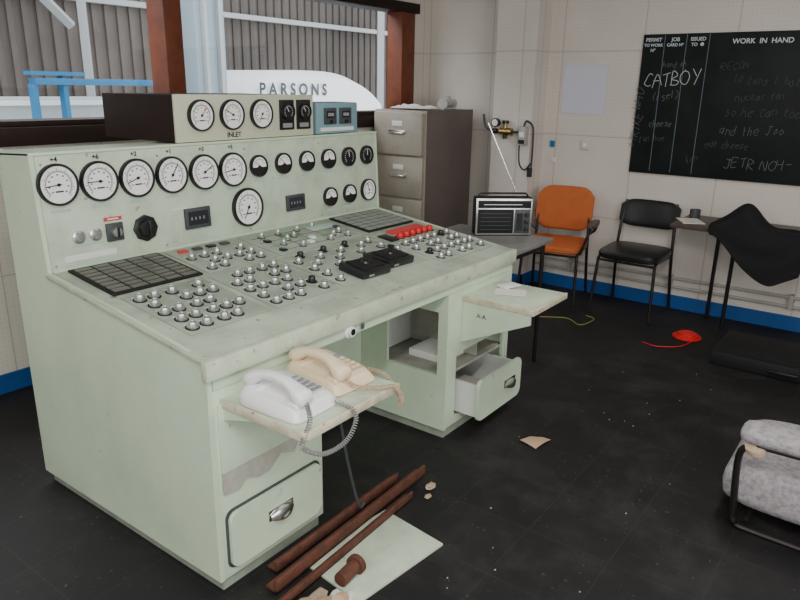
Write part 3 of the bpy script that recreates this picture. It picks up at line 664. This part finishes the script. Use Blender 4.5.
# ------------------------------------------------------------------ chairs
def pad(b,c,u,v,w_,h_,th,mat,n=32,p=5):
    u=V(u).normalized(); v=V(v).normalized(); nn=u.cross(v); c=V(c); rings=[]
    for s_,k in ((-.5,.86),(-.42,.96),(-.2,1),(.2,1),(.42,.96),(.5,.86)):
        rings.append(sring(c+nn*th*s_,u,v,w_*k,h_*k,n,p))
    b.loft(rings,mat)
def chair(name,loc,rz,padm,arms,frame_m):
    e=empty(name,loc,rz); b=B()
    w2=.215; 
    for s_ in (-1,1):
        b.tube([(-.23,s_*w2,0.005),(-.20,s_*(w2-.01),.30),(-.19,s_*(w2-.015),.405),(-.17,s_*(w2-.015),.42),(.14,s_*(w2-.015),.415)],.011,frame_m,seg=10)
        b.tube([(.25,s_*w2,0.005),(.20,s_*(w2-.01),.30),(.18,s_*(w2-.012),.42),(.20,s_*(w2-.02),.60),(.245,s_*(w2-.035),.78 if not arms else .72)],.011,frame_m,seg=10)
        b.cyl((-.23,s_*w2,0),(-.23,s_*w2,.02),.014,BLACK); b.cyl((.25,s_*w2,0),(.25,s_*w2,.02),.014,BLACK)
    b.tube([(-.19,-w2+.01,.40),(-.19,w2-.01,.40)],.009,frame_m); b.tube([(.18,-w2+.01,.40),(.18,w2-.01,.40)],.009,frame_m)
    b.obj('tube_frame',e)
    b=B()
    pad(b,(-.015,0,.447),(0,1,0),(1,0,.03),.44,.43,.055,padm)
    b.obj('seat',e)
    b=B(); rings=[]
    hb_=.33 if arms else .20; zc=.68 if arms else .69
    for i in range(13):
        y=-.215+.43*i/12; bow=.03*(1-(y/.215)**2); k=(1-abs(y/.222)**6)**.5 if abs(y)<.222 else .3
        rings.append(sring((.205+bow+(zc-.6)*.2,y,zc),(.2,0,1),(1,0,-.2),hb_*max(k,.6),.045*max(k,.5),18,4))
    b.loft(rings,padm); b.obj('backrest',e,angle=60)
    if arms:
        b=B()
        for s_ in (-1,1):
            b.tube([(.20,s_*.205,.50),(.19,s_*.25,.54),(.12,s_*.27,.60),(-.12,s_*.27,.60),(-.17,s_*.26,.56),(-.19,s_*.22,.42)],.010,frame_m,smooth_n=4)
            pad(b,(-.02,s_*.27,.62),(0,1,0),(1,0,0),.06,.30,.032,BRNT,p=3)
        b.obj('armrests',e)
    return e
chair('orange_armchair',(3.66,.57,0),.20,ORANGE,True,TUBEB)
chair('black_chair',(3.77,.0,0),.0,BLKVINYL,False,TUBEB)

tb=empty('side_table'); b=B()
b.box((1.90,.07,.725),(2.48,.70,.75),GREYT,.004)
for x,y in ((1.94,.11),(2.43,.11),(1.94,.66),(2.43,.66)): b.cyl((x,y,0),(x,y,.725),.012,TUBEB)
b.box((1.93,.10,.69),(2.44,.115,.725),TUBEB); b.box((1.93,.655,.69),(2.44,.67,.725),TUBEB); b.box((2.42,.1,.69),(2.435,.67,.725),TUBEB)
b.obj('table_structure',tb)
rd=empty('portable_radio'); nx=V((.66,-.75,0)).normalized()
MR=frame((2.335,.320,.7515),nx,(-nx.y,nx.x,0))
b=B(); w_=.165
b.box((-w_,0,0),(w_,.09,.215),BLACKM,.006,M=MR); b.box((-w_+.003,-.004,.003),(w_-.003,.004,.212),SILVER,.003,M=MR)
b.box((-w_+.014,-.0065,.014),(.055,-.003,.150),BLACKM,.001,M=MR)
for k in range(5): b.box((-w_+.03,-.0072,.034+.023*k),(.04,-.006,.037+.023*k),DGREY,M=MR)
b.box((-.152,-.007,.158),(.152,-.003,.200),BLACKM,.001,M=MR); b.box((-.12,-.0078,.176),(.10,-.0065,.180),LABELW,M=MR)
b.box((.062,-.006,.014),(.150,-.003,.150),DGREY,.001,M=MR)
for z in (.04,.08,.12): b.lathe([(.013,0),(.012,.012),(0,.013)],BLACK,MR@frame((.130,-.006,z),(1,0,0),(0,0,1)),14)
b.box((.072,-.0075,.03),(.108,-.006,.13),BLACK,M=MR)
b.tube([(-.14,.045,.20),(-.14,.045,.225),(-.13,.045,.235),(.13,.045,.235),(.14,.045,.225),(.14,.045,.20)],.006,BLACK,M=MR)
b.tube([(.10,.075,.2),(-.10,.09,.62)],.003,CHROME,seg=6,M=MR)
b.obj('radio_body',rd)

tr=empty('wall_table'); b=B()
b.box((3.55,-1.75,.695),(4.03,-.27,.72),BRNT,.004)
for x,y in ((3.96,-.50),(3.78,-.64),(3.96,-1.6),(3.66,-1.6)): b.cyl((x,y,0),(x,y,.70),.013,TUBEB)
b.box((3.65,-1.6,.66),(3.97,-.5,.695),TUBEB)
b.obj('table_structure',tr)
b=B(); b.box((0,0,0),(.2,.14,.004),PAPER,M=T((3.68,-.46,.7205))@RZ(.5)); b.obj('table_papers')
b=B(); b.lathe([(0,0),(.035,0),(.035,.06),(.03,.06),(.03,.01),(0,.01)],DGREY,T((3.88,-.34,.7205)),18); b.obj('tin_mug')
def jk(u,v):
    y=-.53-.53*u
    hang=.05+.27*math.sin(min(u/.72,1)*math.pi/2)**1.6-.08*max(0,(u-.75)/.25)
    back=.20
    s_=v*(back+hang)
    hump=.15*math.exp(-((u-.32)/.24)**2)*math.exp(-((s_-.10)/.11)**2)
    wr=.010*math.sin(u*17+v*5)+.006*math.sin(v*21+u*9)
    if s_<back: x=3.72-s_; z=.732+hump+wr*.5+.01
    else:
        k=s_-back; x=3.515-.02*math.sin(min(k/.1,1)*math.pi/2)+wr*.6-.05*k; z=.742+hump-k
    y+=.03*math.sin(v*6)*(u-.5)
    return (x,y,z)
b=B(); b.grid(jk,30,30,CLOTH,thick=.012); b.obj('draped_black_jacket',sub=1,angle=180)
b=B(); b.box((3.06,-1.5,0.0),(3.55,-.73,.085),BLACKM,.012); b.box((3.1,-1.45,.085),(3.5,-.78,.092),BLACKM,.004); b.box((3.04,-1.2,.03),(3.062,-1.05,.05),BLACK,.004); b.obj('black_carry_case')
b=B(); M=T((3.45,-.50,0))
for k in range(4): b.tube([((.085-.012*k)*math.cos(a*math.pi/16),(.085-.012*k)*math.sin(a*math.pi/16),.008+.007*k) for a in range(32)],.007,RED,closed=True,M=M,seg=6)
b.lathe([(0,.002),(.05,.002),(.045,.03),(0,.034)],RED,M,24)
b.tube([(3.42,-.56,.01),(3.24,-.52,.007),(3.14,-.40,.007),(3.16,-.30,.007)],.003,RED,smooth_n=8); b.obj('red_cable_coil')
b=B(); b.tube([(3.2,.45,.006),(3.3,.28,.006),(3.22,.15,.006),(3.4,.12,.006),(3.45,.2,.006)],.003,CABLEG,smooth_n=8); b.obj('yellow_cable')
# ------------------------------------------------------------------ lounge chair (lower right)
ac=empty('lounge_chair'); b=B()
x=1.40
b.tube([(x,-1.21,.03),(x,-1.20,.10),(x,-1.19,.30),(x,-1.23,.345),(x,-1.30,.355),(x,-1.80,.355),(x,-1.86,.33),(x,-1.86,.06),(x,-1.80,.013),(x,-1.30,.013)],.0125,TUBEB,smooth_n=5,closed=True)
x=1.96
b.tube([(x,-1.25,.12),(x,-1.2,.10),(x,-1.19,.04),(x,-1.25,.013),(x,-1.80,.013),(x,-1.86,.06),(x,-1.82,.12)],.0125,TUBEB,smooth_n=5)
b.tube([(1.40,-1.25,.055),(1.96,-1.25,.055)],.011,TUBEB); b.tube([(1.40,-1.8,.055),(1.96,-1.8,.055)],.011,TUBEB)
b.obj('tube_frame',ac)
b=B()
rings=[sring((x,-1.54,.160),(0,1,0),(0,0,1),.80*k,.18*k2,28,4) for x,k,k2 in ((1.425,.93,.6),(1.435,.98,.9),(1.46,1,1),(1.92,1,1),(1.945,.98,.9),(1.955,.93,.6))]
b.loft(rings,FAB); b.obj('seat_cushion',ac,angle=60)
b=B()
rings=[sring((1.44,y,.385),(1,0,0),(0,0,1),.15*k,.05*k,20,3.5) for y,k in ((-1.18,.5),(-1.19,.85),(-1.22,1),(-1.8,1),(-1.84,.8))]
b.loft(rings,FAB); b.obj('arm_pad',ac,angle=60)
def blob(b,c,r,mat,sx=1,sy=1,sz=1,seed=0,rough=.25):
    t=bmesh.new(); bmesh.ops.create_icosphere(t,subdivisions=2,radius=1); rnd=random.Random(seed)
    for v in t.verts:
        k=1+rnd.uniform(-rough,rough); v.co=V((v.co.x*sx*r*k,v.co.y*sy*r*k,v.co.z*sz*r*k))
    mz=min(v.co.z for v in t.verts)
    b.add(t,mat,T((c[0],c[1],c[2]-mz)))
b=B(); blob(b,(1.40,-1.24,.31),.026,FOAM,.8,1.4,1.0,3); b.obj('torn_foam',ac)

# ------------------------------------------------------------------ rubble
b=B(); b.box((-.19,-.15,0),(.22,.14,.010),GREEN2,.002,M=T((.44,-.24,.001))@RZ(-.12)); b.obj('loose_metal_panel')
def bar(p,q,w_,h_,name,mat=RUST):
    p=V(p);q=V(q); d=q-p; M=frame(p,d,(-d.y,d.x,0)); b=B()
    b.box((0,-w_/2,0),(d.length,w_/2,h_*.25),mat,.002,M=M); b.box((0,-w_/2,0),(d.length,-w_/2+h_*.25,h_),mat,.002,M=M)
    return b.obj(name)
bar((.17,-.045,.013),(.86,-.03,.013),.045,.04,'rusty_angle_bar')
bar((.10,-.115,.013),(.97,-.085,.013),.05,.045,'rusty_angle_bar')
bar((.03,-.185,.013),(.80,-.150,.013),.035,.03,'rusty_angle_bar')
b=B(); b.tube([(.25,-.275,.038),(.35,-.265,.038)],.024,RUST,seg=14); b.lathe([(.034,0),(.034,.02),(0,.02)],RUST,frame((.35,-.265,.038),(0,0,1),(-.1,1,0)),14); b.obj('rusty_pipe_fitting')
b=B()
for i,(x,y,r) in enumerate([(.12,-.31,.038),(.18,-.33,.032),(.07,-.28,.030),(.22,-.335,.022),(.16,-.26,.03),(.03,-.25,.03),(.11,-.25,.026),(.20,-.30,.026)]): blob(b,(x,y,0.0),r,[STONE,TANP,STONE,PAPER][i%4],1.2,.9,.75,i)
b.obj('rubble_pile')
b=B()
for i,(x,y,r) in enumerate([(.92,-.17,.020),(.86,-.20,.014)]): blob(b,(x,y,0.0),r,STONE,1.3,.9,.4,i+20)
b.obj('debris_chunks')
b=B(); b.grid(lambda u,v:(1.47+.12*u+.02*v,-.37+.09*v-.02*u,.004+.006*math.sin(u*3+v*2)),6,6,TANP); b.obj('card_scrap')
b=B()
for i in range(22):
    x=random.uniform(.3,3.2); y=random.uniform(-1.0,-.1) 
    if x>2.95 and y<-.6: continue
    blob(b,(x,y,0),random.uniform(.002,.0035),RAW,1.5,1,.3,i)
b.obj('floor_debris_crumbs')

# ------------------------------------------------------------------ lights
def area(name,loc,rot,sx,sy,power,col=(1,1,1)):
    l=bpy.data.lights.new(name,'AREA'); l.shape='RECTANGLE'; l.size=sx; l.size_y=sy; l.energy=power; l.color=col
    o=bpy.data.objects.new(name,l); bpy.context.collection.objects.link(o); o.location=loc; o.rotation_euler=rot; return o
for i,(x,y) in enumerate(((-1.2,-1.6),(1.8,-1.2))):
    e=empty('added_fill_fixture'); b=B(); b.box((x-.65,y-.12,ZC-.06),(x+.65,y+.12,ZC-.001),CASING,.01); b.obj('fill_fixture_housing',e)  # unseen fixtures, added only to carry the fill lights
    area('ceiling_fill_light',(x,y,ZC-.075),(0,0,0),1.2,.2,(66,28)[i],(1,.98,.94))  # added overhead fill for the interior
area('rear_fill_light',(-.8,Y0+.1,1.7),(math.radians(90),0,0),3.6,1.3,85,(.96,.98,1))  # added fill from behind the camera; this wall has no window opening
area('side_fill_light',(X0+.1,-1.5,1.7),(0,math.radians(-90),0),1.3,3.0,45,(.96,.98,1))  # second added fill, in front of the solid left wall
area('window_daylight',(1.2,YW+.9,3.0),(math.radians(-52),0,0),5,1.0,120,(.92,.97,1))
wd=bpy.data.worlds.new('world'); bpy.context.scene.world=wd; wd.use_nodes=True
wd.node_tree.nodes['Background'].inputs[0].default_value=(.88,.94,1,1); wd.node_tree.nodes['Background'].inputs[1].default_value=2.8
